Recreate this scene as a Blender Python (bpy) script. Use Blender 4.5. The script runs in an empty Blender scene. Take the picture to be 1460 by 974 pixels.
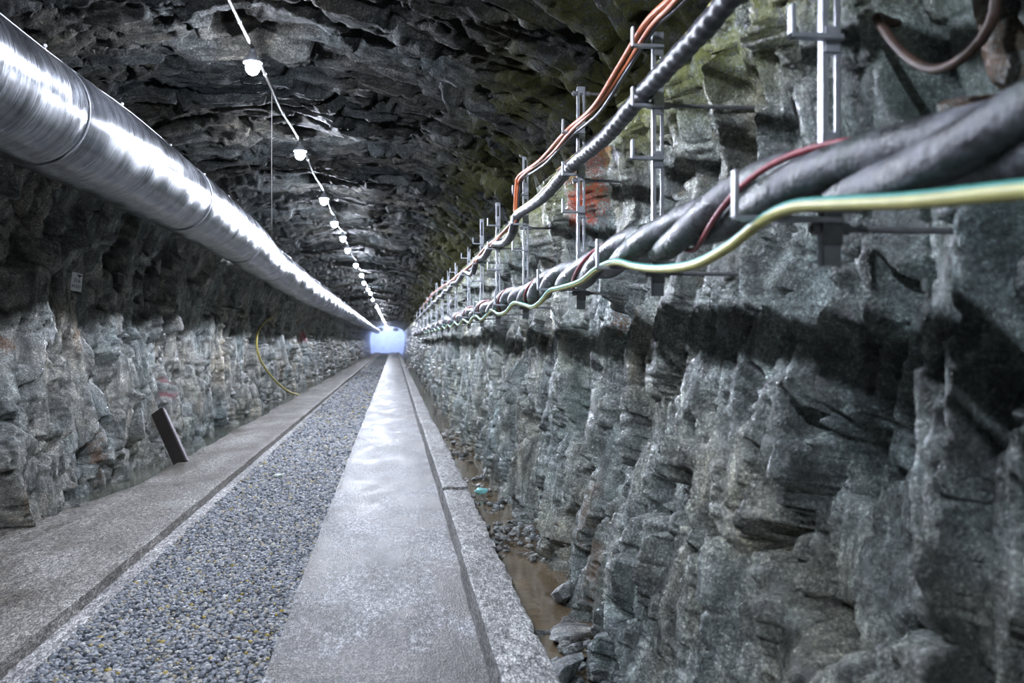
import bpy, bmesh, math, random
import numpy as np
from mathutils import Vector, Matrix

random.seed(7)
rng = np.random.default_rng(11)
SC = bpy.context.scene
COL = SC.collection

# ------------------------------------------------------------------ camera, world, exposure
FPX = 1300.0                                     # focal length in pixels of the 1460 px wide frame
YAW = math.atan(168.0 / FPX)
cam_d = bpy.data.cameras.new('camera')
cam_d.sensor_width = 36.0
cam_d.lens = 36.0 * FPX / 1460.0
cam_d.clip_start, cam_d.clip_end = 0.05, 400.0
cam_d.dof.use_dof = True
cam_d.dof.focus_distance = 7.0
cam_d.dof.aperture_fstop = 2.8
cam = bpy.data.objects.new('camera', cam_d)
COL.objects.link(cam)
EYE = 1.6
cam.location = (0, 0, EYE)
cam.rotation_euler = (math.radians(90), 0, -YAW)
SC.camera = cam

world = bpy.data.worlds.new('world')
SC.world = world
world.use_nodes = True
world.node_tree.nodes['Background'].inputs[0].default_value = (0.02, 0.025, 0.035, 1)
world.node_tree.nodes['Background'].inputs[1].default_value = 0.0

SC.view_settings.view_transform = 'Standard'
SC.view_settings.look = 'None'
SC.view_settings.gamma = 1.0
SC.view_settings.exposure = 0.0
SC.cycles.max_bounces = 6
SC.cycles.diffuse_bounces = 1
SC.cycles.glossy_bounces = 3
SC.cycles.transmission_bounces = 3
SC.cycles.sample_clamp_indirect = 6.0

LAMP_W = 330.0                                    # radiant power of one bulb
LAMP_COL = (0.79, 0.85, 1.0)


def img_point(u, v, X):
    """world point on the ray of photo pixel (u,v) at world X (used once, to measure where things stand)"""
    r, z = (u - 730.0) / FPX, (487.0 - v) / FPX
    c, s = math.cos(YAW), math.sin(YAW)
    dx, dy = r * c + s, -r * s + c
    t = X / dx
    return Vector((X, dy * t, EYE + z * t))


# ------------------------------------------------------------------ materials
def new_mat(name):
    m = bpy.data.materials.new(name)
    m.use_nodes = True
    nt = m.node_tree
    nt.nodes.clear()
    out = nt.nodes.new('ShaderNodeOutputMaterial')
    bs = nt.nodes.new('ShaderNodeBsdfPrincipled')
    nt.links.new(bs.outputs[0], out.inputs[0])
    return m, nt, bs


class NT:
    """small helper for node graphs"""
    def __init__(self, nt):
        self.nt = nt
        self.geo = nt.nodes.new('ShaderNodeNewGeometry')
        self.pos = self.geo.outputs['Position']

    def _set(self, sock, v):
        if hasattr(v, 'is_output'):
            self.nt.links.new(v, sock)
        else:
            sock.default_value = v

    def mapping(self, scale=(1, 1, 1), rot=(0, 0, 0), vec=None, loc=(0, 0, 0)):
        n = self.nt.nodes.new('ShaderNodeMapping')
        self._set(n.inputs['Vector'], vec or self.pos)
        n.inputs['Scale'].default_value = scale
        n.inputs['Rotation'].default_value = rot
        n.inputs['Location'].default_value = loc
        return n.outputs[0]

    def noise(self, scale, detail=4, rough=0.55, vec=None, dist=0.0, out='Fac'):
        n = self.nt.nodes.new('ShaderNodeTexNoise')
        self._set(n.inputs['Vector'], vec or self.pos)
        n.inputs['Scale'].default_value = scale
        n.inputs['Detail'].default_value = detail
        n.inputs['Roughness'].default_value = rough
        n.inputs['Distortion'].default_value = dist
        return n.outputs[out]

    def voronoi(self, scale, vec=None, feature='F1', out='Distance'):
        n = self.nt.nodes.new('ShaderNodeTexVoronoi')
        n.feature = feature
        self._set(n.inputs['Vector'], vec or self.pos)
        n.inputs['Scale'].default_value = scale
        return n.outputs[out]

    def ramp(self, fac, stops):
        n = self.nt.nodes.new('ShaderNodeValToRGB')
        self._set(n.inputs[0], fac)
        cr = n.color_ramp
        while len(cr.elements) < len(stops):
            cr.elements.new(0.5)
        for e, (p, c) in zip(cr.elements, stops):
            e.position = p
            if isinstance(c, (int, float)):
                c = (c, c, c)
            e.color = (*c, 1)
        return n.outputs[0]

    def mix(self, fac, a, b, mode='MIX'):
        n = self.nt.nodes.new('ShaderNodeMix')
        n.data_type = 'RGBA'
        n.blend_type = mode
        self._set(n.inputs[0], fac)
        for sock, v in ((n.inputs[6], a), (n.inputs[7], b)):
            if isinstance(v, tuple) and len(v) == 3:
                v = (*v, 1)
            self._set(sock, v)
        return n.outputs[2]

    def math(self, op, a, b=0.0, clamp=False):
        n = self.nt.nodes.new('ShaderNodeMath')
        n.operation = op
        n.use_clamp = clamp
        self._set(n.inputs[0], a)
        self._set(n.inputs[1], b)
        return n.outputs[0]

    def maprange(self, v, a, b, c=0.0, d=1.0):
        n = self.nt.nodes.new('ShaderNodeMapRange')
        n.interpolation_type = 'SMOOTHSTEP'
        self._set(n.inputs[0], v)
        for i, x in enumerate((a, b, c, d)):
            n.inputs[1 + i].default_value = x
        return n.outputs[0]

    def xyz(self):
        n = self.nt.nodes.new('ShaderNodeSeparateXYZ')
        self.nt.links.new(self.pos, n.inputs[0])
        return n.outputs

    def dist_to(self, p, scale=(1, 1, 1)):
        """scaled distance from a fixed point: a paint or rust mark with a shape of its own"""
        m = self.mapping(scale=scale, loc=tuple(-a * b for a, b in zip(p, scale)))
        n = self.nt.nodes.new('ShaderNodeVectorMath')
        n.operation = 'LENGTH'
        self.nt.links.new(m, n.inputs[0])
        return n.outputs['Value']

    def bump(self, h, strength=0.5, dist=0.01, normal=None):
        n = self.nt.nodes.new('ShaderNodeBump')
        n.inputs['Strength'].default_value = strength
        n.inputs['Distance'].default_value = dist
        self.nt.links.new(h, n.inputs['Height'])
        if normal is not None:
            self.nt.links.new(normal, n.inputs['Normal'])
        return n.outputs[0]


def rock_mat(name, stains=(), tint=(1, 1, 1), moss=False, wet=0.8, lightness=1.0, spec=0.6, rough=0.0):
    m, nt, bs = new_mat(name)
    g = NT(nt)
    fol = g.mapping(scale=(1.6, 9.0, 1.6), rot=(0.05, 0, 0.06))
    n_fol = g.noise(1.3, 5, 0.65, fol, 0.8)
    n_big = g.noise(0.8, 4, 0.6)
    n_mid = g.noise(6.0, 9, 0.74)
    n_fine = g.noise(70.0, 3, 0.7)
    base = g.ramp(n_fol, [(0.33, (0.050, 0.057, 0.056)), (0.45, (0.14, 0.15, 0.147)), (0.55, (0.26, 0.27, 0.265)), (0.67, (0.45, 0.45, 0.43))])
    patch = g.ramp(n_big, [(0.33, (0.75, 0.88, 0.92)), (0.5, (1.0, 1.0, 0.97)), (0.66, (1.12, 1.0, 0.82))])
    col = g.mix(1.0, base, patch, 'MULTIPLY')
    mid = g.ramp(n_mid, [(0.38, 0.5), (0.5, 1.0), (0.62, 1.5)])
    col = g.mix(1.0, col, mid, 'MULTIPLY')
    fine = g.ramp(n_fine, [(0.38, 0.45), (0.49, 0.95), (0.58, 1.4), (0.67, 2.8)])  # mineral grain; the brightest specks also put wet sparkle into the colour
    col = g.mix(0.8, col, fine, 'MULTIPLY')
    # brown and ochre weathering in streaks that run down the rock
    run = g.mapping(scale=(3.0, 3.0, 0.45))
    n_run = g.noise(1.6, 4, 0.6, run)
    col = g.mix(g.maprange(n_run, 0.60, 0.74, 0, 0.55), col, (0.17, 0.12, 0.06))
    n_gr = g.noise(1.1, 3, 0.6, g.mapping(scale=(1, 1, 0.5), loc=(7, 3, 1)))
    col = g.mix(g.maprange(n_gr, 0.58, 0.72, 0, 0.35), col, (0.10, 0.15, 0.11))
    if moss:
        o = g.xyz()
        mz = g.math('MULTIPLY', g.maprange(o[2], 2.55, 3.0), g.maprange(o[2], 3.95, 3.4))
        mx = g.maprange(o[0], 0.35, 0.95)
        mask = g.math('MULTIPLY', g.math('MULTIPLY', mz, mx), g.maprange(g.noise(1.7, 4, 0.7), 0.36, 0.52))
        mask = g.math('MULTIPLY', mask, g.maprange(g.noise(28, 3, 0.7), 0.30, 0.52))
        col = g.mix(g.math('MULTIPLY', mask, 0.8), col, (0.30, 0.30, 0.06))
    for (p, sc, r0, r1, c, amt) in stains:
        d = g.dist_to(p, sc)
        d = g.math('ADD', d, g.math('MULTIPLY', g.math('SUBTRACT', n_mid, 0.5), 0.9))
        d = g.math('ADD', d, g.math('MULTIPLY', g.math('SUBTRACT', n_fine, 0.5), 0.5))
        col = g.mix(g.maprange(d, r0, r1, amt, 0.0), col, c)
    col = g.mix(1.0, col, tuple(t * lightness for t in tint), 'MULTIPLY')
    nt.links.new(col, bs.inputs['Base Color'])
    rg = g.ramp(g.noise(2.2, 4, 0.65), [(0.36, 0.26), (0.5, 0.42), (0.64, 0.62)])
    nt.links.new(g.math('ADD', rg, rough), bs.inputs['Roughness'])
    bs.inputs['Specular IOR Level'].default_value = spec
    bs.inputs['Coat Weight'].default_value = wet
    bs.inputs['Coat Roughness'].default_value = 0.24
    bs.inputs['Coat IOR'].default_value = 1.75
    h1 = g.noise(16, 9, 0.74, g.mapping(scale=(1, 2.2, 0.8), rot=(0.05, 0, 0.05)))
    h2 = g.noise(95, 3, 0.7)
    vo = g.voronoi(34, vec=g.mapping(scale=(1, 1.5, 0.8)))
    b = g.bump(h1, 0.9, 0.05)
    b = g.bump(vo, 0.35, 0.014, b)
    b = g.bump(h2, 1.0, 0.016, b)
    nt.links.new(b, bs.inputs['Normal'])
    nt.links.new(b, bs.inputs['Coat Normal'])
    return m


def concrete_mat(name, c0, c1, wet=(0.16, 0.55), speck=1.0, damp=(0.55, 0.70), rscale=0.9):
    m, nt, bs = new_mat(name)
    g = NT(nt)
    n1 = g.noise(1.4, 6, 0.65, g.mapping(scale=(1.6, 0.6, 1)))
    gm = g.mapping(scale=(1, 0.38, 1))
    n2 = g.noise(34, 5, 0.75, gm)
    n3 = g.noise(110, 2, 0.6, gm)
    col = g.ramp(n1, [(0.41, c0), (0.57, c1)])
    col = g.mix(0.85 * speck, col, g.ramp(n2, [(0.40, 0.35), (0.5, 1.0), (0.60, 1.9)]), 'MULTIPLY')
    col = g.mix(0.7 * speck, col, g.ramp(n3, [(0.41, 0.35), (0.5, 1.0), (0.58, 2.2)]), 'MULTIPLY')
    pud = g.noise(rscale, 5, 0.62, g.mapping(scale=(1.3, 0.55, 1), loc=(3, 1, 0)))
    damp_f = g.maprange(pud, damp[0], damp[1])
    col = g.mix(damp_f, col, g.mix(1.0, col, (0.42, 0.385, 0.33), 'MULTIPLY'))
    nt.links.new(col, bs.inputs['Base Color'])
    nt.links.new(g.math('ADD', g.math('MULTIPLY', damp_f, wet[0] - wet[1]), wet[1]), bs.inputs['Roughness'])
    bs.inputs['Specular IOR Level'].default_value = 0.3
    b = g.bump(n2, 0.8, 0.02)
    b = g.bump(n3, 1.0, 0.010, b)
    nt.links.new(b, bs.inputs['Normal'])
    return m


def simple_mat(name, c, rough=0.5, metal=0.0, var=0.25, scale=30, bump=0.0, spec=0.5, coat=0.0):
    m, nt, bs = new_mat(name)
    g = NT(nt)
    n = g.noise(scale, 4, 0.6)
    col = g.mix(1.0, g.ramp(n, [(0.3, 1 - var), (0.7, 1 + var)]), c, 'MULTIPLY')
    nt.links.new(col, bs.inputs['Base Color'])
    bs.inputs['Roughness'].default_value = rough
    bs.inputs['Metallic'].default_value = metal
    bs.inputs['Specular IOR Level'].default_value = spec
    bs.inputs['Coat Weight'].default_value = coat
    if bump:
        nt.links.new(g.bump(n, bump, 0.01), bs.inputs['Normal'])
    return m


def duct_mat():
    m, nt, bs = new_mat('galvanised_duct')
    g = NT(nt)
    ring = g.noise(1.0, 5, 0.75, g.mapping(scale=(0.9, 38.0, 0.9), rot=(0.03, 0, 0.06)))
    ring2 = g.noise(1.0, 3, 0.7, g.mapping(scale=(2.5, 140.0, 2.5), rot=(0.03, 0, 0.06)))
    dirt = g.noise(2.2, 5, 0.65)
    col = g.ramp(ring, [(0.36, (0.04, 0.045, 0.053)), (0.48, (0.10, 0.107, 0.12)), (0.62, (0.25, 0.26, 0.285))])
    col = g.mix(0.5, col, g.ramp(ring2, [(0.3, 0.6), (0.7, 1.25)]), 'MULTIPLY')
    col = g.mix(g.maprange(dirt, 0.52, 0.70, 0, 0.45), col, (0.27, 0.26, 0.24))
    nt.links.new(col, bs.inputs['Base Color'])
    bs.inputs['Metallic'].default_value = 0.85
    nt.links.new(g.math('ADD', g.ramp(dirt, [(0.4, 0.17), (0.6, 0.28)]), g.maprange(ring2, 0.4, 0.6, -0.04, 0.08)), bs.inputs['Roughness'])
    b = g.bump(ring, 0.06, 0.005)
    b = g.bump(ring2, 0.06, 0.002, b)
    b = g.bump(g.noise(3, 3, 0.5), 0.25, 0.03, b)
    nt.links.new(b, bs.inputs['Normal'])
    return m


def gravel_mat(islands=True):
    m, nt, bs = new_mat('gravel_stones' if islands else 'gravel_bed')
    g = NT(nt)
    if islands:
        r = g.geo.outputs['Random Per Island']
    else:
        r = g.voronoi(38, out='Color')
        sep = nt.nodes.new('ShaderNodeSeparateColor')
        nt.links.new(r, sep.inputs[0])
        r = sep.outputs[0]
    col = g.ramp(r, [(0.0, (0.07, 0.08, 0.095)), (0.25, (0.24, 0.27, 0.31)), (0.5, (0.40, 0.43, 0.48)), (0.75, (0.58, 0.60, 0.63)), (0.90, (0.48, 0.42, 0.30)), (0.95, (0.85, 0.86, 0.87)), (0.994, (0.60, 0.45, 0.06))])
    col = g.mix(1.0, col, (0.66, 0.66, 0.66), 'MULTIPLY')
    col = g.mix(0.6, col, g.ramp(g.noise(120, 3, 0.6), [(0.3, 0.6), (0.7, 1.35)]), 'MULTIPLY')
    nt.links.new(col, bs.inputs['Base Color'])
    bs.inputs['Roughness'].default_value = 0.5 if islands else 0.9
    bs.inputs['Specular IOR Level'].default_value = 0.4 if islands else 0.05
    if not islands:
        b = g.bump(g.voronoi(38), 1.0, 0.02)
        nt.links.new(b, bs.inputs['Normal'])
    return m


def water_mat(name, c):
    m, nt, bs = new_mat(name)
    g = NT(nt)
    nt.links.new(g.ramp(g.noise(2.0, 4, 0.6), [(0.3, tuple(x * 0.65 for x in c)), (0.7, tuple(x * 1.3 for x in c))]), bs.inputs['Base Color'])
    bs.inputs['Roughness'].default_value = 0.07
    bs.inputs['Specular IOR Level'].default_value = 0.5
    nt.links.new(g.bump(g.noise(14, 2, 0.5), 0.12, 0.01), bs.inputs['Normal'])
    return m


def emit_mat(name, c, strength):
    m = bpy.data.materials.new(name)
    m.use_nodes = True
    nt = m.node_tree
    nt.nodes.clear()
    out = nt.nodes.new('ShaderNodeOutputMaterial')
    e = nt.nodes.new('ShaderNodeEmission')
    e.inputs[0].default_value = (*c, 1)
    e.inputs[1].default_value = strength
    nt.links.new(e.outputs[0], out.inputs[0])
    return m


# ------------------------------------------------------------------ object helpers
def mesh_np(name, V, F, mat, smooth=True):
    """mesh from numpy arrays; F is (n,3) or (n,4)"""
    V = np.asarray(V, dtype=np.float32)
    F = np.asarray(F, dtype=np.int32)
    me = bpy.data.meshes.new(name)
    k = F.shape[1]
    me.vertices.add(len(V))
    me.vertices.foreach_set('co', V.ravel())
    me.loops.add(F.size)
    me.loops.foreach_set('vertex_index', F.ravel())
    me.polygons.add(len(F))
    me.polygons.foreach_set('loop_start', np.arange(0, F.size, k, dtype=np.int32))
    me.polygons.foreach_set('loop_total', np.full(len(F), k, dtype=np.int32))
    me.polygons.foreach_set('use_smooth', np.full(len(F), smooth, dtype=bool))
    me.update(calc_edges=True)
    if mat:
        me.materials.append(mat)
    return me


def link(name, me, parent=None, loc=(0, 0, 0), rot=(0, 0, 0)):
    o = bpy.data.objects.new(name, me)
    COL.objects.link(o)
    o.location = loc
    o.rotation_euler = rot
    if parent is not None:
        o.parent = parent
    return o


def thing(name, label, cat, loc=(0, 0, 0), rot=(0, 0, 0), group=None):
    o = link(name, None, None, loc, rot)
    return tag(o, label, cat, group)


def tag(o, label, cat, group=None):
    o['label'] = label
    o['category'] = cat
    if group:
        o['group'] = group
    return o


class MB:
    """collects simple solids into one mesh"""
    def __init__(self):
        self.bm = bmesh.new()

    def box(self, x0, x1, y0, y1, z0, z1, bevel=0.0, M=None):
        r = bmesh.ops.create_cube(self.bm, size=1.0)
        vs = r['verts']
        T = Matrix.Translation(((x0 + x1) / 2, (y0 + y1) / 2, (z0 + z1) / 2)) @ Matrix.Diagonal((abs(x1 - x0), abs(y1 - y0), abs(z1 - z0), 1))
        if M is not None:
            T = M @ T
        bmesh.ops.transform(self.bm, matrix=T, verts=vs)
        if bevel:
            es = list({e for v in vs for e in v.link_edges})
            bmesh.ops.bevel(self.bm, geom=es, offset=bevel, segments=1, affect='EDGES')
        return self

    def cyl(self, p, q, r0, r1=None, n=12):
        p, q = Vector(p), Vector(q)
        d = q - p
        M = Matrix.Translation((p + q) / 2) @ d.to_track_quat('Z', 'Y').to_matrix().to_4x4()
        bmesh.ops.create_cone(self.bm, cap_ends=True, segments=n, radius1=r0, radius2=r0 if r1 is None else r1, depth=d.length, matrix=M)
        return self

    def ball(self, p, r, sub=2, sc=(1, 1, 1)):
        bmesh.ops.create_icosphere(self.bm, subdivisions=sub, radius=r, matrix=Matrix.Translation(p) @ Matrix.Diagonal((*sc, 1)))
        return self

    def mesh(self, name, mat, smooth=False):
        me = bpy.data.meshes.new(name)
        self.bm.to_mesh(me)
        self.bm.free()
        if smooth:
            me.polygons.foreach_set('use_smooth', [True] * len(me.polygons))
        me.materials.append(mat)
        return me


def smooth_path(pts, step=0.04):
    """Catmull-Rom through the points, resampled"""
    P = [np.array(p, float) for p in pts]
    P = [2 * P[0] - P[1]] + P + [2 * P[-1] - P[-2]]
    out = []
    for i in range(1, len(P) - 2):
        n = max(2, int(np.linalg.norm(P[i + 1] - P[i]) / step))
        for t in np.linspace(0, 1, n, endpoint=False):
            a, b, c, d = P[i - 1:i + 3]
            out.append(0.5 * ((2 * b) + (c - a) * t + (2 * a - 5 * b + 4 * c - d) * t * t + (3 * b - a - 3 * c + d) * t ** 3))
    out.append(P[-2])
    return np.array(out)


def tube_np(path, radius, n=10, cap=True, up=(0, 0, 1)):
    path = np.asarray(path, float)
    m = len(path)
    R = np.broadcast_to(np.asarray(radius, float), (m,)) if np.ndim(radius) < 2 else None
    T = np.gradient(path, axis=0)
    T /= np.linalg.norm(T, axis=1)[:, None] + 1e-12
    # parallel transport frame
    A = np.zeros_like(path)
    a = np.cross(T[0], np.array(up, float))
    if np.linalg.norm(a) < 1e-3:
        a = np.cross(T[0], np.array((1.0, 0, 0)))
    for i in range(m):
        a = a - np.dot(a, T[i]) * T[i]
        a /= np.linalg.norm(a) + 1e-12
        A[i] = a
    B = np.cross(T, A)
    th = np.linspace(0, 2 * np.pi, n, endpoint=False)
    V = path[:, None, :] + R[:, None, None] * (np.cos(th)[None, :, None] * A[:, None, :] + np.sin(th)[None, :, None] * B[:, None, :])
    V = V.reshape(-1, 3)
    i = np.arange(m - 1)[:, None] * n
    j = np.arange(n)[None, :]
    jn = (j + 1) % n
    F = np.stack([i + j, i + n + j, i + n + jn, i + jn], -1).reshape(-1, 4)
    if cap:
        c0, c1 = len(V), len(V) + 1
        V = np.vstack([V, path[0], path[-1]])
        jj = np.arange(0, n, 1)
        k = (jj + 1) % n
        F = np.vstack([F, np.stack([np.full(n, c0), jj, k, np.full(n, c0)], -1)[:, [0, 1, 2, 2]] * 0 + np.stack([jj, k, np.full(n, c0), np.full(n, c0)], -1),
                       np.stack([(m - 1) * n + k, (m - 1) * n + jj, np.full(n, c1), np.full(n, c1)], -1)]) if False else F
    return V, F


def tube(name, path, radius, mat, n=10, parent=None):
    V, F = tube_np(path, radius, n)
    me = mesh_np(name, V, F, mat)
    bm = bmesh.new()
    bm.from_mesh(me)
    bmesh.ops.holes_fill(bm, edges=[e for e in bm.edges if e.is_boundary], sides=n + 1)
    bmesh.ops.recalc_face_normals(bm, faces=bm.faces)
    bm.to_mesh(me)
    bm.free()
    return link(name, me, parent)


# ------------------------------------------------------------------ numpy noise
def h2(ix, iy, seed):
    x = (ix.astype(np.int64) * 374761393 + iy.astype(np.int64) * 668265263 + seed * 982451653) & 0xFFFFFFFF
    x = ((x ^ (x >> 13)) * 1274126177) & 0xFFFFFFFF
    x = ((x ^ (x >> 16)) * 2246822519) & 0xFFFFFFFF
    return ((x ^ (x >> 15)) & 0xFFFFFF) / float(0xFFFFFF)


def perlin(x, y, seed=0):
    ix, iy = np.floor(x), np.floor(y)
    fx, fy = x - ix, y - iy
    u = fx * fx * fx * (fx * (fx * 6 - 15) + 10)
    v = fy * fy * fy * (fy * (fy * 6 - 15) + 10)

    def gr(ox, oy):
        a = h2(ix + ox, iy + oy, seed) * 2 * np.pi
        return np.cos(a) * (fx - ox) + np.sin(a) * (fy - oy)
    a, b, c, d = gr(0, 0), gr(1, 0), gr(0, 1), gr(1, 1)
    return 1.5 * ((a * (1 - u) + b * u) * (1 - v) + (c * (1 - u) + d * u) * v)


def fbm(x, y, octv=4, seed=0, gain=0.5, ridge=False):
    s, a, t = 0.0, 1.0, 0.0
    for i in range(octv):
        n = perlin(x * 2.03 ** i + i * 17.3, y * 2.03 ** i - i * 9.1, seed + i)
        s = s + a * ((1 - 2 * np.abs(n)) if ridge else n)
        t += a
        a *= gain
    return s / t


def vor(x, y, seed=0):
    """cell noise: nearest distance, border measure, two random numbers and the offset inside the nearest cell"""
    ix, iy = np.floor(x), np.floor(y)
    f1 = np.full(x.shape, 9.0)
    f2 = np.full(x.shape, 9.0)
    rx = np.zeros(x.shape)
    ry = np.zeros(x.shape)
    ox_, oy_ = np.zeros(x.shape), np.zeros(x.shape)
    for ox in (-1, 0, 1):
        for oy in (-1, 0, 1):
            cx, cy = ix + ox, iy + oy
            px, py = cx + h2(cx, cy, seed), cy + h2(cx, cy, seed + 1)
            dx, dy = x - px, y - py
            d = np.sqrt(dx * dx + dy * dy)
            near = d < f1
            f2 = np.where(near, f1, np.minimum(f2, d))
            f1 = np.where(near, d, f1)
            rx = np.where(near, h2(cx, cy, seed + 2), rx)
            ry = np.where(near, h2(cx, cy, seed + 3), ry)
            ox_ = np.where(near, dx, ox_)
            oy_ = np.where(near, dy, oy_)
    return f1, f2 - f1, rx, ry, ox_, oy_


# ------------------------------------------------------------------ the tunnel's rock
PROFILE = [(1.26, -0.45), (1.28, -0.15), (1.34, 0.3), (1.43, 0.9), (1.52, 1.6), (1.58, 2.2), (1.54, 2.65), (1.38, 3.05), (1.0, 3.42), (0.42, 3.68),
           (-0.4, 3.82), (-1.1, 3.88), (-1.8, 3.84), (-2.5, 3.66), (-3.05, 3.25), (-3.38, 2.65), (-3.48, 1.9), (-3.43, 1.1), (-3.38, 0.5), (-3.36, 0.1), (-3.36, -0.4)]
prof = smooth_path([(x, 0, z) for x, z in PROFILE], 0.02)[:, [0, 2]]
seg = np.linalg.norm(np.diff(prof, axis=0), axis=1)
arc = np.concatenate([[0], np.cumsum(seg)])
S_TOT = arc[-1]
dp = np.gradient(prof, axis=0)
nrm = np.stack([-dp[:, 1], dp[:, 0]], 1)
nrm /= np.linalg.norm(nrm, axis=1)[:, None]          # points into the tunnel


def s_at(ix):                                        # arc length of the profile point nearest to PROFILE[ix]
    return arc[np.argmin(((prof - np.array(PROFILE[ix])) ** 2).sum(1))]


S1, S2 = s_at(7), s_at(14)
END_Y = 136.0
ys = list(np.arange(-5.0, 1.3, 0.09))
y = 1.3
while y < END_Y:
    ys.append(y)
    if y < 12:
        y += min(0.022, 0.5 * 4 * y * y / 2080 + 0.004)
    else:
        y += 0.022 * (y / 12) ** 1.8
ys.append(END_Y)
YS = np.array(ys)
PITCH = np.gradient(YS)


def displacement(Y, S, pitch):
    """how far the rock stands into the tunnel"""
    W1 = fbm(Y * 1.3, S * 1.3, 3, 40)
    W2 = fbm(Y * 5.0, S * 5.0, 3, 50)
    W3 = fbm(Y * 22.0, S * 22.0, 2, 55)
    q = Y + 0.05 * S + 0.10 * fbm(Y * 0.7, S * 0.5, 2, 44) + 0.035 * W1 + 0.009 * W2 + 0.0025 * W3
    t = S + 0.30 * fbm(Y * 1.1, S * 1.1, 2, 60) + 0.07 * W2 + 0.012 * W3
    d = 0.17 * fbm(Y / 1.9, S / 1.7, 3, 1)
    zone_c = np.clip((S - S1) / 0.6, 0, 1) * np.clip((S2 - S) / 0.6, 0, 1)
    zone_l = np.clip((S - S2) / 0.5, 0, 1)
    amp = 1.15 - 0.45 * zone_c + 0.35 * zone_l
    # large blocks split along the foliation, each with its own offset and lean
    f1, br, a, b, ox, oy = vor(q / 0.40, t / 1.15, 100)
    d += amp * (0.25 * (a - 0.5) + 0.24 * (b - 0.5) * ox + 0.16 * (h2(np.floor(a * 4096), np.floor(b * 4096), 5) - 0.5) * oy)
    d -= 0.10 * np.clip(1 - br / 0.07, 0, 1) ** 1.5
    f1, br, a, b, ox, oy = vor(q / 0.135, t / 0.50, 200)
    fine = np.clip(1.3 - pitch / 0.09, 0, 1)
    d += fine * amp * (0.085 * (a - 0.5) + 0.10 * (b - 0.5) * ox + 0.09 * (a - b) * oy)
    d -= fine * 0.025 * np.clip(1 - br / 0.10, 0, 1) ** 2
    f1, br, a, b, ox, oy = vor(q / 0.045, t / 0.20, 300)
    fine2 = np.clip(1.3 - pitch / 0.04, 0, 1)
    d += fine2 * (0.026 * (a - 0.5) + 0.034 * (b - 0.5) * ox + 0.026 * (a - b) * oy)
    d += (0.25 + 0.75 * fine) * (0.034 + 0.03 * zone_c) * fbm(q / 0.09, t / 1.1, 3, 70, 0.55, True)
    d += fine2 * 0.013 * fbm(Y / 0.05, S / 0.06, 3, 80, 0.6)
    # broken-out hollows
    hol = fbm(q / 0.25, t / 0.50, 3, 90)
    d -= 0.24 * amp * np.clip((hol - 0.26) / 0.12, 0, 1)
    hol = fbm(q / 0.11, t / 0.20, 3, 95)
    d -= fine * 0.09 * np.clip((hol - 0.30) / 0.10, 0, 1)
    return d


def rock_surface(name, s0, s1, ns, mat, bulge=None):
    S = np.linspace(s0, s1, ns)
    px, pz = np.interp(S, arc, prof[:, 0]), np.interp(S, arc, prof[:, 1])
    nx, nz = np.interp(S, arc, nrm[:, 0]), np.interp(S, arc, nrm[:, 1])
    Yg, Sg = np.meshgrid(YS, S, indexing='ij')
    D = displacement(Yg, Sg, PITCH[:, None] * np.ones_like(Sg))
    for _ in range(1):                                # steps get a real slope instead of a one-cell jump
        D[1:-1] = 0.25 * D[:-2] + 0.5 * D[1:-1] + 0.25 * D[2:]
    fade = np.clip((END_Y - Yg) / 3, 0, 1)
    D = D * fade
    X = px[None, :] + nx[None, :] * D
    Z = pz[None, :] + nz[None, :] * D
    V = np.stack([X, Yg, Z], -1)
    n, m = V.shape[:2]
    i = np.arange(n - 1)[:, None] * m
    j = np.arange(m - 1)[None, :]
    F = np.stack([i + j, i + j + 1, i + m + j + 1, i + m + j], -1).reshape(-1, 4)
    o = link(name, mesh_np(name, V.reshape(-1, 3), F, mat, True))
    o['kind'] = 'structure'
    return o, V


wall_right, VR = rock_surface('wall_right', 0.0, S1, 350, None)
ceiling, VC = rock_surface('ceiling', S1, S2, 170, None)
wall_left, VL = rock_surface('wall_left', S2, S_TOT, 170, None)


def wall_x(V, yy, zz):
    i = int(np.argmin(np.abs(YS - yy)))
    j = int(np.argmin(np.abs(V[i, :, 2] - zz)))
    return float(V[i, j, 0])


def ceil_z(yy, xx):
    i = int(np.argmin(np.abs(YS - yy)))
    j = int(np.argmin(np.abs(VC[i, :, 0] - xx)))
    return float(VC[i, j, 2])


def on_wall(V, u, v, x):
    """where the sight line of a photo pixel meets the rock, so that a mark sits on the real surface"""
    sg_ = 1 if x > 0 else -1
    for a in np.arange(abs(x) - 0.5, abs(x) + 0.6, 0.01):
        q = img_point(u, v, sg_ * a)
        if a >= abs(wall_x(V, q.y, q.z)):
            break
    return tuple(q)


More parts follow.
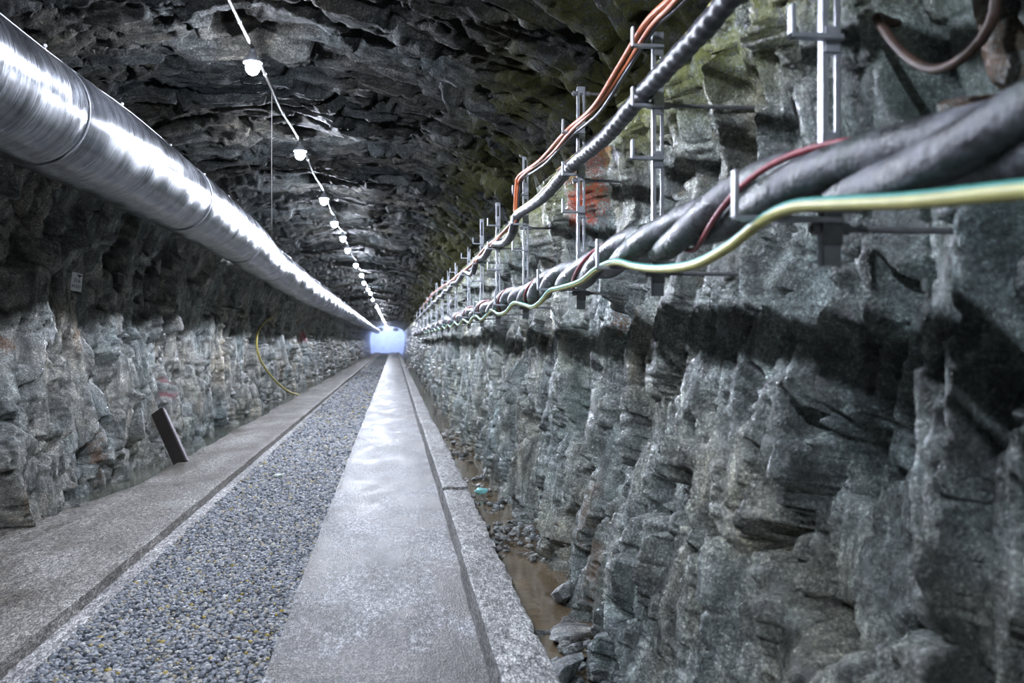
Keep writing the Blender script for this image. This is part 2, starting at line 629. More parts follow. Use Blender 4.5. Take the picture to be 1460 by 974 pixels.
ORANGE = (0.75, 0.09, 0.02)
RUST = (0.20, 0.085, 0.025)
PINK = (0.45, 0.05, 0.09)
STAINS_R = [
    (on_wall(VR, 818, 188, 1.4), (1, 0.8, 1.0), 0.0, 0.50, ORANGE, 0.85),
    (on_wall(VR, 834, 292, 1.5), (1, 1.2, 1.0), 0.02, 0.24, ORANGE, 0.9),
    (on_wall(VR, 1405, 90, 1.5), (1, 3.5, 0.9), 0.0, 0.50, RUST, 0.7),
    (on_wall(VR, 835, 735, 1.4), (1, 2.0, 0.7), 0.0, 0.24, RUST, 0.5),
    (on_wall(VR, 855, 800, 1.4), (1, 2.4, 0.7), 0.0, 0.24, RUST, 0.5),
    (on_wall(VR, 888, 462, 1.5), (1, 2.0, 2.0), 0.0, 0.20, RUST, 0.8),
]
STAINS_L = [
    (on_wall(VL, 236, 543, -3.36), (1, 0.9, 2.6), 0.0, 0.20, PINK, 0.35),
    (on_wall(VL, 240, 564, -3.34), (1, 0.9, 2.6), 0.0, 0.18, PINK, 0.35),
    (on_wall(VL, 434, 480, -3.4), (1, 0.35, 1.6), 0.05, 0.45, PINK, 0.8),
    (on_wall(VL, 137, 650, -3.3), (1, 2.2, 0.5), 0.0, 0.20, RUST, 0.55),
    (on_wall(VL, 110, 480, -3.4), (1, 2.6, 1.2), 0.0, 0.22, RUST, 0.6),
    (on_wall(VL, 3, 492, -3.4), (1, 2.0, 1.2), 0.0, 0.20, RUST, 0.6),
]
M_rock_r = rock_mat('wet_rock_right', STAINS_R, moss=True, lightness=1.4, wet=1.0, tint=(0.93, 1.0, 0.96))
M_rock_l = rock_mat('wet_rock_left', STAINS_L, tint=(1.0, 0.98, 0.95), wet=0.5, lightness=1.35)
M_rock_c = rock_mat('dimmed_rock_ceiling', (), moss=True, wet=0.0, lightness=0.15, spec=0.10, rough=0.3)  # same rock, its colour darkened in place of dimmer light on the roof
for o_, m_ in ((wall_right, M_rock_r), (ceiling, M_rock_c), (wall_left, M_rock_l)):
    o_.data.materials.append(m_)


# back of the tunnel behind the camera and the far lit end
def cap_wall(name, yy, mat):
    pts = [(x, yy, z) for x, z in PROFILE]
    c = np.mean(np.array(pts), axis=0)
    V = np.array(pts + [tuple(c)])
    V[:-1] = c + (V[:-1] - c) * 1.12
    n = len(pts)
    F = np.array([[k, (k + 1) % n, n] for k in range(n)])
    o = link(name, mesh_np(name, V, F, mat, False))
    o['kind'] = 'structure'
    return o


M_far = simple_mat('pale_sprayed_concrete', (0.62, 0.66, 0.74), 0.8, var=0.15, scale=1.5)
cap_wall('wall_back', -5.0, M_rock_l)
cap_wall('wall_far', END_Y, M_far)

# ------------------------------------------------------------------ floor
M_mud = concrete_mat('muddy_ground', (0.10, 0.085, 0.06), (0.20, 0.17, 0.13), wet=(0.12, 0.5), damp=(0.42, 0.6))
M_slab_l = concrete_mat('left_concrete', (0.17, 0.155, 0.135), (0.28, 0.265, 0.245), wet=(0.28, 0.5), damp=(0.42, 0.66))
M_slab_r = concrete_mat('walkway_concrete', (0.13, 0.125, 0.118), (0.26, 0.26, 0.265), wet=(0.36, 0.50), damp=(0.48, 0.56), rscale=1.6)
M_curb = concrete_mat('curb_concrete', (0.20, 0.195, 0.185), (0.31, 0.305, 0.295), wet=(0.2, 0.55), damp=(0.62, 0.8))
M_ledge = concrete_mat('ledge_concrete', (0.24, 0.235, 0.23), (0.38, 0.37, 0.36), wet=(0.2, 0.55), damp=(0.6, 0.8))

YF = np.concatenate([np.arange(-5, 2.5, 0.3), np.arange(2.5, 14, 0.06), 14 * (END_Y / 14) ** np.linspace(0, 1, 160)])


def strip(name, left, right, mat, zfun, nx=10, thick=0.35, parent=None, smooth=True, edge=0.0, YY=None):
    """a long slab: left/right edge X as functions of Y, relief zfun, real sides"""
    YY = YF if YY is None else YY
    L, R = left(YY), right(YY)
    t = np.linspace(0, 1, nx)
    X = L[:, None] * (1 - t) + R[:, None] * t
    Yg = np.repeat(YY[:, None], nx, 1)
    Z = zfun(X, Yg)
    if edge:
        w = np.minimum(X - L[:, None], R[:, None] - X)
        Z = Z - edge * np.clip(1 - w / 0.02, 0, 1) * (0.6 + 0.8 * fbm(Yg * 6, X * 3, 3, 7))
    V = np.stack([X, Yg, Z], -1)
    lo_l = np.stack([L, YY, np.full_like(YY, 0) + Z[:, 0] - thick], -1)[:, None]
    lo_r = np.stack([R, YY, np.full_like(YY, 0) + Z[:, -1] - thick], -1)[:, None]
    top_l, top_r = V[:, :1].copy(), V[:, -1:].copy()
    # side walls use their own vertices so that the edge stays crisp
    G = np.concatenate([V, top_l, lo_l, top_r, lo_r], 1)
    n, m = G.shape[:2]
    i = np.arange(n - 1)[:, None] * m
    j = np.arange(nx - 1)[None, :]
    F = [np.stack([i + j, i + j + 1, i + m + j + 1, i + m + j], -1).reshape(-1, 4)]
    i = i[:, 0]
    F.append(np.stack([i + nx, i + m + nx, i + m + nx + 1, i + nx + 1], -1)[:, ::-1])
    F.append(np.stack([i + nx + 2, i + nx + 3, i + m + nx + 3, i + m + nx + 2], -1)[:, ::-1])
    G = G.reshape(-1, 3)
    for k, fl in ((0, False), (n - 1, True)):         # end faces
        top = V[k].copy()
        low_ = top.copy()
        low_[:, 2] -= thick
        b0 = len(G)
        G = np.vstack([G, top, low_])
        jj = b0 + np.arange(nx - 1)
        q4 = np.stack([jj, jj + nx, jj + nx + 1, jj + 1], -1)
        F.append(q4[:, ::-1] if fl else q4)
    o = link(name, mesh_np(name, G, np.vstack(F), mat, smooth), parent)
    return o


def const(x, amp=0.0, f=1.0, seed=0):
    return lambda Y: x + amp * fbm(Y * f, Y * 0 + 3.3, 4, seed)


SLAB_L_EDGE = const(-2.86, 0.16, 0.45, 21)
floor = strip('floor', const(-3.9), const(2.0), M_mud, lambda X, Y: -0.20 + 0.04 * fbm(X * 2, Y * 2, 4, 31), nx=40, thick=0.4)
floor['kind'] = 'structure'
slab_l = strip('floor_slab', lambda Y: SLAB_L_EDGE(Y) - 0.45 * np.clip((10.8 - Y) / 1.2, 0, 1.6), const(-1.95, 0.012, 1.5, 22), M_slab_l,
               lambda X, Y: 0.012 * fbm(X * 1.1, Y * 0.7, 4, 32) - 0.05 * np.clip((-2.6 - X) / 0.5, 0, 1) ** 2, nx=26, edge=0.008)
slab_l['kind'] = 'structure'
ledge = strip('trim_ledge', const(-1.96), const(-1.835, 0.01, 2.0, 23), M_ledge, lambda X, Y: -0.085 + 0.008 * fbm(X * 6, Y * 3, 3, 33), nx=7, thick=0.2, edge=0.008)
ledge['kind'] = 'structure'
slab_r = strip('walkway_slab', const(-0.62, 0.016, 1.2, 24), const(0.52), M_slab_r,
               lambda X, Y: 0.010 * fbm(X * 1.5, Y * 1.0, 4, 34), nx=24, edge=0.012)
slab_r['kind'] = 'structure'

# curb cast in sections
curb = link('trim_curb', None)
curb['kind'] = 'structure'
yy, k = -3.0, 0
while yy < 120:
    ln = (2.1 + 0.9 * random.random()) * (1 if yy < 25 else 3)
    dx, dz = 0.018 * (random.random() - 0.5), 0.03 * (random.random() - 0.5)
    nn = max(12, int(ln / 0.05)) if yy < 16 else 14
    YY = np.linspace(yy, yy + ln - 0.005, nn)
    xl, xr = 0.455 + dx, 0.69 + dx
    rough = const(xr, 0.03, 3.0, 300 + k)
    strip('curb_section', const(xl, 0.006, 3.0, 200 + k), rough, M_curb,
          lambda X, Y, dz=dz: 0.205 + dz + 0.016 * fbm(X * 9, Y * 9, 4, 36), nx=12, thick=0.45, parent=curb, edge=0.012, YY=YY)
    yy += ln
    k += 1

# ------------------------------------------------------------------ gravel between the slabs
M_gravel = gravel_mat(True)
bed = strip('gravel_bed', const(-1.84), const(-0.60), gravel_mat(False), lambda X, Y: -0.105 + 0.012 * fbm(X * 1.5, Y * 1.5, 3, 37), nx=12, thick=0.15)
bed['kind'] = 'structure'


def stones_np(P, size, seed=0, flat=(0.55, 1.0)):
    """many small angular stones: a jittered octahedron-like solid of 12 points each"""
    r = np.random.default_rng(seed)
    bm = bmesh.new()
    bmesh.ops.create_icosphere(bm, subdivisions=1, radius=1.0)
    base = np.array([v.co[:] for v in bm.verts])
    faces = np.array([[v.index for v in f.verts] for f in bm.faces])
    bm.free()
    n, k = len(P), len(base)
    V = base[None] * (1 + 0.30 * (r.random((n, k, 1)) - 0.5))
    sc = np.stack([r.uniform(0.75, 1.3, n), r.uniform(0.75, 1.3, n), r.uniform(*flat, n)], -1)
    V = V * sc[:, None, :] * size[:, None, None]
    a, b = r.uniform(0, 2 * np.pi, n), r.normal(0, 0.35, n)
    ca, sa, cb, sb = np.cos(a), np.sin(a), np.cos(b), np.sin(b)
    x, y_, z = V[..., 0], V[..., 1], V[..., 2]
    y2, z2 = y_ * cb[:, None] - z * sb[:, None], y_ * sb[:, None] + z * cb[:, None]
    x2, y3 = x * ca[:, None] - y2 * sa[:, None], x * sa[:, None] + y2 * ca[:, None]
    V = np.stack([x2, y3, z2], -1) + P[:, None, :]
    F = faces[None] + (np.arange(n) * k)[:, None, None]
    return V.reshape(-1, 3), F.reshape(-1, 3)


gx, gy = [], []
yy = 3.6
while yy < 60:
    cell = 0.024 if yy < 7.5 else 0.026 * (yy / 7.5) ** 0.9
    xs = np.arange(-1.825, -0.625, cell)
    gx.append(xs + rng.uniform(-0.45, 0.45, len(xs)) * cell)
    gy.append(np.full(len(xs), yy) + rng.uniform(-0.45, 0.45, len(xs)) * cell)
    yy += cell
GX, GY = np.concatenate(gx), np.concatenate(gy)
size = rng.uniform(0.010, 0.020, len(GX)) * np.where(GY < 7.5, 1.0, (GY / 7.5) ** 0.85)
GZ = -0.098 + 0.012 * fbm(GX * 1.5, GY * 1.5, 3, 37) + rng.uniform(-0.004, 0.008, len(GX))
GV, GF = stones_np(np.stack([GX, GY, GZ], -1), size, 5)
gravel = link('gravel', mesh_np('gravel', GV, GF, M_gravel, False))
gravel['kind'] = 'stuff'
tag(gravel, 'blue grey crushed gravel filling the track bed between the two concrete slabs', 'gravel')

# ------------------------------------------------------------------ water
M_w_ditch = water_mat('ditch_water', (0.14, 0.105, 0.065))
M_w_left = water_mat('left_water', (0.12, 0.125, 0.10))


def water_strip(name, x0, x1, y0, y1, z, mat, label):
    V = np.array([(x0, y0, z), (x1, y0, z), (x1, y1, z), (x0, y1, z)])
    o = link(name, mesh_np(name, V, np.array([[0, 1, 2, 3]]), mat, False))
    o['kind'] = 'stuff'
    return tag(o, label, 'water')


water_strip('ditch_water', 0.66, 1.6, 5.0, 60, -0.165, M_w_ditch, 'shallow brown water in the ditch between the curb and the right rock wall')
water_strip('puddle', -3.8, -2.4, 9.2, 60, -0.075, M_w_left, 'greenish puddle along the foot of the left rock wall')

# ------------------------------------------------------------------ loose stones in the ditch
M_stone = rock_mat('loose_stone', (), wet=0.5, lightness=1.15)


def stone_mesh(name, seed, r, sc=(1, 1, 1), sub=2):
    bm = bmesh.new()
    bmesh.ops.create_icosphere(bm, subdivisions=sub, radius=1)
    rr = np.random.default_rng(seed)
    planes = rr.normal(0, 1, (9, 3))
    planes /= np.linalg.norm(planes, axis=1)[:, None]
    offs = rr.uniform(0.42, 0.85, 9)
    for v in bm.verts:
        d = np.array(v.co[:])
        k = max(1.0, float(np.max(planes @ d / offs)))
        v.co = Vector(d / k) * r
        v.co = Vector((v.co.x * sc[0], v.co.y * sc[1], v.co.z * sc[2]))
    me = bpy.data.meshes.new(name)
    bm.to_mesh(me)
    bm.free()
    me.materials.append(M_stone)
    return me


def place_stone(me, x, yv, z, rz, label, group=None, s=1.0, name='stone', tilt=0.2):
    o = link(name, me, None, (x, yv, z), (random.uniform(-tilt, tilt), random.uniform(-tilt, tilt), rz))
    o.scale = (s, s, s)
    return tag(o, label, 'stone', group)


protos = [stone_mesh('stone', 900 + i, 1.0, (random.uniform(0.9, 1.4), random.uniform(0.8, 1.1), random.uniform(0.45, 0.75)), 2) for i in range(9)]
big = stone_mesh('boulder', 77, 1.0, (1.35, 0.9, 0.45), 3)
p = img_point(800, 868, 0.98)
place_stone(big, 1.0, p.y, -0.13, 0.2, 'large flat pale grey stone lying in the ditch water against the rock wall', s=0.135, name='boulder', tilt=0.05)
place_stone(protos[3], 0.86, 4.62, -0.08, 0.9, 'broad brown stone slab wedged beside the curb in the near ditch', s=0.155, name='boulder', tilt=0.1)
place_stone(protos[5], 0.80, 7.15, -0.12, 0.4, 'dark squarish stone beside the curb below the rubble heap', s=0.085, name='boulder')
place_stone(protos[1], 1.14, 6.05, -0.09, 1.4, 'upright rust streaked stone leaning on the rock wall behind the ditch water', s=0.115, name='boulder', tilt=0.5)
n_st = 0


def heap(n, cx, cy, rx, ry, hz, smin, smax, label, group):
    global n_st
    for i in range(n):
        a, r = random.uniform(0, 6.283), math.sqrt(random.random())
        x, yv = cx + rx * r * math.cos(a), cy + ry * r * math.sin(a)
        if not 0.76 < x < 1.26:
            continue
        s = random.uniform(smin, smax)
        z = -0.185 + hz * (1 - r) * random.random() + 0.35 * s + hz * 0.5 * max(0, (x - cx) / rx)
        place_stone(random.choice(protos), x, yv, z, random.uniform(0, 6.28), label, group, s, tilt=0.5)
        n_st += 1


heap(58, 1.10, 4.75, 0.26, 0.55, 0.16, 0.022, 0.060, 'small broken stone in the heap at the near end of the ditch', 'stones of the near ditch heap')
heap(16, 1.02, 5.35, 0.16, 0.25, 0.06, 0.03, 0.065, 'grey stone at the water edge behind the near ditch heap', 'stones at the water edge')
heap(95, 1.03, 8.0, 0.24, 0.85, 0.12, 0.02, 0.055, 'blue grey rubble stone of the heap in the middle of the ditch', 'stones of the middle ditch heap')
heap(50, 1.03, 10.6, 0.24, 1.3, 0.08, 0.025, 0.06, 'small stone strewn in the ditch beyond the turquoise scrap', 'stones of the far ditch')
heap(60, 1.03, 15.5, 0.24, 3.0, 0.08, 0.03, 0.075, 'far stone in the shaded ditch along the curb', 'stones along the distant ditch')

# ------------------------------------------------------------------ ventilation duct
M_duct = duct_mat()
M_galv = simple_mat('galvanised_steel', (0.42, 0.44, 0.48), 0.38, 0.55, 0.18, 25)
M_band = simple_mat('dark_band', (0.22, 0.225, 0.24), 0.5, 0.7, 0.2, 30)
M_wire = simple_mat('wire', (0.45, 0.45, 0.47), 0.4, 0.6, 0.1, 20)
DUCT = [(-2, 32.4, 0.345), (3, 32.3, 0.345), (5.2, 32.4, 0.348), (7.5, 33.6, 0.358), (9.7, 34.0, 0.352), (12, 34.0, 0.35), (14, 33.6, 0.352), (16.2, 32.3, 0.335), (17.2, 32.0, 0.30),
        (18.6, 31.6, 0.335), (21, 31.4, 0.35), (25, 30.6, 0.345), (30, 31.0, 0.35), (36, 30.6, 0.34), (45, 31.2, 0.345), (60, 30.8, 0.34), (80, 31, 0.34), (130, 31, 0.34)]
dY, dA, dR = (np.array([d[i] for d in DUCT]) for i in range(3))


def duct_c(yv):
    a = np.radians(np.interp(yv, dY, dA))
    return np.array([-2.66 * np.cos(a) * 1.0, yv, EYE + 2.66 * np.sin(a)])


duct = thing('ventilation_duct', 'long round galvanised ventilation duct hung under the rock on the left', 'duct', tuple(duct_c(5.0)))
DORG = duct_c(5.0)
yv, k = -2.0, 0
joints = [-2.0, 2.2, 6.0, 9.7, 13.4, 17.1]
while joints[-1] < 120:
    joints.append(joints[-1] + (3.7 if joints[-1] < 45 else 9))
for a, b in zip(joints[:-1], joints[1:]):
    n = max(8, int((b - a) / (0.09 if a < 20 else 0.3)))
    yy_ = np.linspace(a, b, n)
    path = np.array([duct_c(v) for v in yy_]) - DORG
    rad = np.interp(yy_, dY, dR)
    e = np.minimum(yy_ - a, b - yy_)
    rad = rad * (1 + np.interp(yy_, [12, 20], [0.008, 0.03]) * np.sin(yy_ * 3.1) + 0.006 * np.sin(yy_ * 11.0)) - 0.007 * np.exp(-e / 0.08)
    V, F = tube_np(path, rad, 48 if a < 20 else 28)
    link('duct_section', mesh_np('duct_section', V, F, M_duct), duct)
    c = duct_c(b) - DORG
    th = np.linspace(0, 2 * np.pi, 41)
    rj = np.interp(b, dY, dR) - 0.003
    ring = np.stack([c[0] + rj * np.cos(th), np.full_like(th, c[1]), c[2] + rj * np.sin(th)], -1)
    V, F = tube_np(ring, 0.006, 6)
    link('joint_band', mesh_np('joint_band', V, F, M_band), duct)
# messenger wire and clips over the duct
wy = np.linspace(-2, 60, 140)
wp = np.array([duct_c(v) + np.array([0.08, 0, np.interp(v, dY, dR) + 0.035 + 0.012 * math.sin(v * 1.7)]) for v in wy]) - DORG
tube('messenger_wire', wp, 0.004, M_wire, 5, duct)
cm = MB().cyl((0, 0, -0.045), (0, 0, 0.03), 0.006, n=6).ball((0, 0, 0.03), 0.014, 1).mesh('wire_clip', M_wire)
for v in np.arange(2.9, 40, 1.55):
    c = duct_c(v) + np.array([0.08, 0, np.interp(v, dY, dR) + 0.02]) - DORG
    link('wire_clip', cm, duct, tuple(c))

# ------------------------------------------------------------------ lamp string on the roof
M_bulb = emit_mat('bulb_glow', LAMP_COL, LAMP_W / (math.pi * 4 * math.pi * 0.05 ** 2))
M_shade = simple_mat('lamp_housing', (0.30, 0.31, 0.33), 0.4, 0.3, 0.1, 40)
M_lcable = simple_mat('pale_cable', (0.13, 0.125, 0.115), 0.5, 0, 0.2, 20)
LX, LZ = -0.975, EYE + 1.95
lamp_y = [-0.5, 4.1, 7.5, 10.85, 14.6, 17.5, 19.7, 22.2, 27.0, 30.8, 34.4, 39.0, 42.7, 48.5, 58.0, 65.0, 71.5, 79.0, 88.0, 95.0, 106.0, 124.0, 140.0, 155.0]
lamp_y = [v * 1.95 / 2.2 for v in lamp_y if v < 145]
ORD = ['first', 'second', 'third', 'fourth', 'fifth', 'sixth', 'seventh', 'eighth', 'ninth', 'tenth', 'eleventh', 'twelfth', 'thirteenth', 'fourteenth', 'fifteenth', 'sixteenth',
       'seventeenth', 'eighteenth', 'nineteenth', 'twentieth', 'twenty-first', 'twenty-second']


def lamp_meshes():
    bulb = MB().ball((0, 0, 0), 0.05, 2, (1, 1, 1.15)).mesh('bulb', M_bulb, True)
    # housing: a shallow cap above the bulb and a socket
    prof_ = [(0.0, 0.10), (0.03, 0.10), (0.035, 0.075), (0.058, 0.055), (0.068, 0.030), (0.064, 0.030), (0.052, 0.055), (0.0, 0.060)]
    nv = 20
    V, F = [], []
    for i in range(nv):
        a = 2 * math.pi * i / nv
        V += [(r * math.cos(a), r * math.sin(a), z) for r, z in prof_]
    m_ = len(prof_)
    for i in range(nv):
        for j in range(m_ - 1):
            a, b = i * m_ + j, ((i + 1) % nv) * m_ + j
            F.append((a, b, b + 1, a + 1))
    shade = mesh_np('housing', V, F, M_shade)
    sock = MB().cyl((0, 0, 0.095), (0, 0, 0.15), 0.016, n=10).mesh('socket', M_shade)
    return bulb, shade, sock


bulb_me, shade_me, sock_me = lamp_meshes()
lamp_pos = []
for i, v in enumerate(lamp_y):
    x = LX + 0.02 * math.sin(i * 2.3)
    z = LZ + 0.02 * math.sin(i * 1.7)
    lamp_pos.append((x, v, z + 0.14))
    if i < 2:
        lb = 'glowing bulb on the roof cable ' + ('behind the viewer' if i == 0 else 'just above the upper edge of the view')
    else:
        lb = f'glowing white bulb on the roof cable, {ORD[i - 2]} of those in view counted from the nearest'
    t = thing('hanging_lamp', lb, 'lamp', (x, v, z), group='lamps of the roof string')
    link('bulb', bulb_me, t)
    link('housing', shade_me, t)
    link('socket', sock_me, t)
cp = []
for a, b in zip(lamp_pos[:-1], lamp_pos[1:]):
    for f in (0, 0.25, 0.5, 0.75):
        q = np.array(a) * (1 - f) + np.array(b) * f
        q[2] -= 0.05 * math.sin(math.pi * f)
        q[0] += 0.006 * math.sin(q[1] * 3.7)
        cp.append(q)
cp.append(np.array(lamp_pos[-1]))
lc = thing('lamp_cable', 'pale grey cable along the roof that carries the lamps', 'cable', tuple(cp[0]))
cpath = smooth_path(cp, 0.15)
tube('cable', cpath - np.array(cp[0]), 0.012, M_lcable, 7, lc)
for v in np.arange(1.7, 30, 1.1):
    i = int(np.argmin(np.abs(cpath[:, 1] - v)))
    link('tape_clip', MB().cyl(cpath[i] - cp[0] - np.array((0, 0.02, 0)), cpath[i] - cp[0] + np.array((0, 0.02, 0)), 0.015, n=8).mesh('tape_clip', M_shade), lc)
# thin wire hanging from the string
wi = int(np.argmin(np.abs(cpath[:, 1] - 7.6)))
tag(tube('hanging_wire', smooth_path([cpath[wi], cpath[wi] - np.array((0.002, 0, 0.6)), cpath[wi] - np.array((0, 0, 1.22))], 0.2), 0.0022, M_lcable, 5),
    'thin pale wire hanging straight down from the roof cable past the nearest lamp', 'wire')

# far end glow: two added light panels facing the end wall
M_added_glow = emit_mat('added_glow', (0.36, 0.48, 1.0), 650.0)
for i, (x, z) in enumerate(((-1.9, 3.3), (0.2, 3.3))):
    t = thing('added_light', 'added blue white light panel at the far end of the tunnel, ' + ('left one' if i == 0 else 'right one'), 'added_light', (x, 131.0, z))
    link('lens', MB().box(-0.35, 0.35, 0.10, 0.12, -0.2, 0.2).mesh('lens', M_added_glow), t)
    link('housing', MB().box(-0.38, 0.38, -0.08, 0.09, -0.23, 0.23, 0.01).mesh('housing', M_shade), t)

M_mist = bpy.data.materials.new('thin_mist')
M_mist.use_nodes = True
_nt = M_mist.node_tree
_nt.nodes.clear()
_o = _nt.nodes.new('ShaderNodeOutputMaterial')
_v = _nt.nodes.new('ShaderNodeVolumeScatter')
_v.inputs['Color'].default_value = (0.75, 0.83, 1.0, 1)
_v.inputs['Density'].default_value = 0.012
_nt.links.new(_v.outputs[0], _o.inputs['Volume'])
mist = link('mist', MB().box(-3.0, 1.2, 80, 134.5, 0.02, 3.5).mesh('mist', M_mist))
mist['kind'] = 'stuff'
tag(mist, 'pale blue mist glowing at the far end of the tunnel', 'mist')

# ------------------------------------------------------------------ cable brackets on the right wall
M_bolt = simple_mat('bolt_steel', (0.22, 0.22, 0.23), 0.5, 0.5, 0.25, 40)
PX = 1.15                                              # X of the posts


def post_mesh(h):
    mb = MB()
    w, d, rail = 0.050, 0.026, 0.015
    for sx in (-1, 1):
        x0 = sx * w / 2
        mb.box(min(x0, x0 - sx * rail), max(x0, x0 - sx * rail), -0.003, 0.003, 0, h)         # slotted face, rail
        mb.box(min(x0, x0 - sx * 0.004), max(x0, x0 - sx * 0.004), -0.003, d, 0, h)           # side flange
    z = 0.0
    while z < h - 0.01:
        mb.box(-w / 2 + rail, w / 2 - rail, -0.003, 0.003, z, min(h, z + 0.075))              # web between two slots
        z += 0.28
    mb.box(-w / 2 + rail, w / 2 - rail, -0.003, 0.003, h - 0.04, h)
    return mb.mesh('post', M_galv)


def arm_mesh(ln, tip):
    mb = MB()
    mb.box(-ln, 0.02, -0.034, -0.004, -0.007, 0.007, 0.002)
    mb.box(-ln, -ln + 0.012, -0.034, -0.004, -0.007, tip, 0.002)
    mb.box(-0.022, 0.022, -0.010, -0.0035, -0.035, 0.035, 0.002)
    return mb.mesh('arm', M_galv)


ARM_S, ARM_L = arm_mesh(0.125, 0.08), arm_mesh(0.28, 0.125)
nut_me = MB().cyl((-0.014, 0, 0), (0.014, 0, 0), 0.016, n=6).mesh('nut', M_bolt)
plate_me = MB().box(-0.028, 0.028, -0.012, -0.0035, -0.045, 0.045, 0.002).mesh('clamp_plate', M_bolt)
post_y = [2.29, 3.89, 5.55, 7.95, 10.1, 12.0, 14.1, 17.0, 19.5, 22.0, 25.0, 28.5, 32.0, 36.0, 41.0, 47.0]
tops = [1.45, 1.36, 1.58, 1.68, 1.55, 1.62, 1.5, 1.6, 1.55, 1.5, 1.6, 1.5, 1.55, 1.5, 1.5, 1.5]
POSTS = {}
for i, (v, tp) in enumerate(zip(post_y, tops)):
    zb = EYE + 0.20
    h = EYE + tp - zb
    lb = f'galvanised slotted cable bracket with hooked arms, {ORD[i]} from the camera along the right wall'
    t = thing('cable_bracket', lb, 'bracket', (PX, v, zb), (0, 0, random.uniform(-0.04, 0.04)), 'cable brackets on the right wall')
    link('post', post_mesh(h), t)
    for lev, me in ((1.29, ARM_S), (1.03, ARM_S), (0.80, ARM_S), (0.32, ARM_L)):
        if lev < tp:
            link('arm', me, t, (0, 0, EYE + lev - zb))
    for zl in ((0.10, 0.84) if i not in (2, 3) else (0.10, 0.80, h - 0.04)):
        wx = wall_x(VR, v, zb + zl)
        ln = max(0.10, wx - PX) + 0.10
        rod = link('wall_bolt', MB().cyl((-0.055, 0.012, 0), (ln, 0.012, 0), 0.009, n=8).mesh('wall_bolt', M_bolt), t, (0, 0, zl))
        link('nut', nut_me, rod, (-0.036, 0.012, 0))
        link('nut', nut_me, rod, (0.042, 0.012, 0))
    link('clamp_plate', plate_me, t, (0, 0, 0.10))

# ------------------------------------------------------------------ cables
M_black = simple_mat('black_cable', (0.035, 0.037, 0.043), 0.38, 0, 0.5, 18, 0.3, 0.45, 0.0)
M_red = simple_mat('red_cable', (0.34, 0.07, 0.085), 0.5, 0, 0.3, 20)
M_orange = simple_mat('orange_cable', (0.52, 0.15, 0.06), 0.42, 0, 0.15, 20)
M_yel = simple_mat('yellow_stripe', (0.55, 0.50, 0.10), 0.4, 0, 0.2, 30)
M_cyan = simple_mat('green_stripe', (0.08, 0.34, 0.28), 0.4, 0, 0.15, 20)
M_ylg = simple_mat('yellow_earth_cable', (0.50, 0.48, 0.16), 0.4, 0, 0.15, 20)

M_black2, _nt, _bs = new_mat('wet_dusty_cable')
_g = NT(_nt)
_n = _g.noise(6, 6, 0.72, _g.mapping(scale=(1.6, 0.8, 1.6)))
_c = _g.ramp(_n, [(0.38, (0.018, 0.024, 0.024)), (0.48, (0.045, 0.047, 0.055)), (0.58, (0.15, 0.153, 0.175)), (0.68, (0.30, 0.30, 0.33))])
_c = _g.mix(_g.maprange(_g.noise(2.4, 3, 0.6), 0.52, 0.62, 0, 0.6), _c, (0.03, 0.055, 0.04))
_nt.links.new(_c, _bs.inputs['Base Color'])
_nt.links.new(_g.ramp(_n, [(0.4, 0.24), (0.6, 0.55)]), _bs.inputs['Roughness'])
_nt.links.new(_g.bump(_g.noise(22, 5, 0.7), 0.6, 0.02), _bs.inputs['Normal'])

# lower bundle: three power cables twisted together and a thin red one
LOW = [(1.00, -1.5, EYE + 0.38), (1.0, 0.5, EYE + 0.36), (1.0, 1.5, EYE + 0.335), (1.0, 2.29, EYE + 0.405), (1.0, 3.1, EYE + 0.385), (1.0, 3.89, EYE + 0.395), (1.0, 4.7, EYE + 0.365),
       (1.0, 5.55, EYE + 0.385), (1.0, 6.7, EYE + 0.35), (1.0, 7.95, EYE + 0.385)]
for a, b in zip(post_y[3:-1], post_y[4:]):
    LOW += [(1.0, (a + b) / 2, EYE + 0.33), (1.0, b, EYE + 0.385)]
low = smooth_path(LOW, 0.05)
org = np.array([1.0, 2.29, EYE + 0.33])
bundle = thing('power_cable_bundle', 'thick bundle of twisted wet black power cables on the lower bracket arms', 'cable', tuple(org))
yy_ = low[:, 1]
for k in range(3):
    ph = 2 * np.pi * (yy_ / 1.9 + k / 3.0) + 0.5 * np.sin(yy_ * 0.9)
    pth = low + 0.039 * np.stack([np.cos(ph), 0 * ph, np.sin(ph)], -1) - org
    tube('cable_strand', pth, 0.047, M_black2, 14, bundle)
ph = 2 * np.pi * (yy_ / 1.9 + 0.17) + 0.5 * np.sin(yy_ * 0.9)
o = tube('cable_strand', low + 0.074 * np.stack([np.cos(ph), 0 * ph, np.sin(ph)], -1) - org, 0.009, M_red, 8, bundle)
o['label'] = 'thin red cable twisted into the bundle'

# upper cable, taped
UP = [(1.08, -1, EYE + 1.11), (1.08, 2.29, EYE + 1.13), (1.08, 3.1, EYE + 1.10), (1.08, 3.89, EYE + 1.085), (1.085, 4.6, EYE + 1.06), (1.085, 5.55, EYE + 1.085), (1.085, 6.6, EYE + 1.06), (1.075, 7.95, EYE + 1.105),
      (1.08, 8.35, EYE + 1.0), (1.085, 9.0, EYE + 0.985), (1.085, 10.1, EYE + 1.09), (1.085, 11, EYE + 1.03), (1.085, 12.0, EYE + 1.09), (1.085, 12.7, EYE + 0.95), (1.085, 14.1, EYE + 1.085)]
for a, b in zip(post_y[6:-1], post_y[7:]):
    UP += [(1.085, (a + b) / 2, EYE + 1.03), (1.085, b, EYE + 1.085)]
up_ = smooth_path(UP, 0.02)
org = np.array([1.08, 2.29, EYE + 1.08])
ucab = thing('taped_cable', 'black taped cable with a faint yellow line on the upper bracket arms', 'cable', tuple(org))
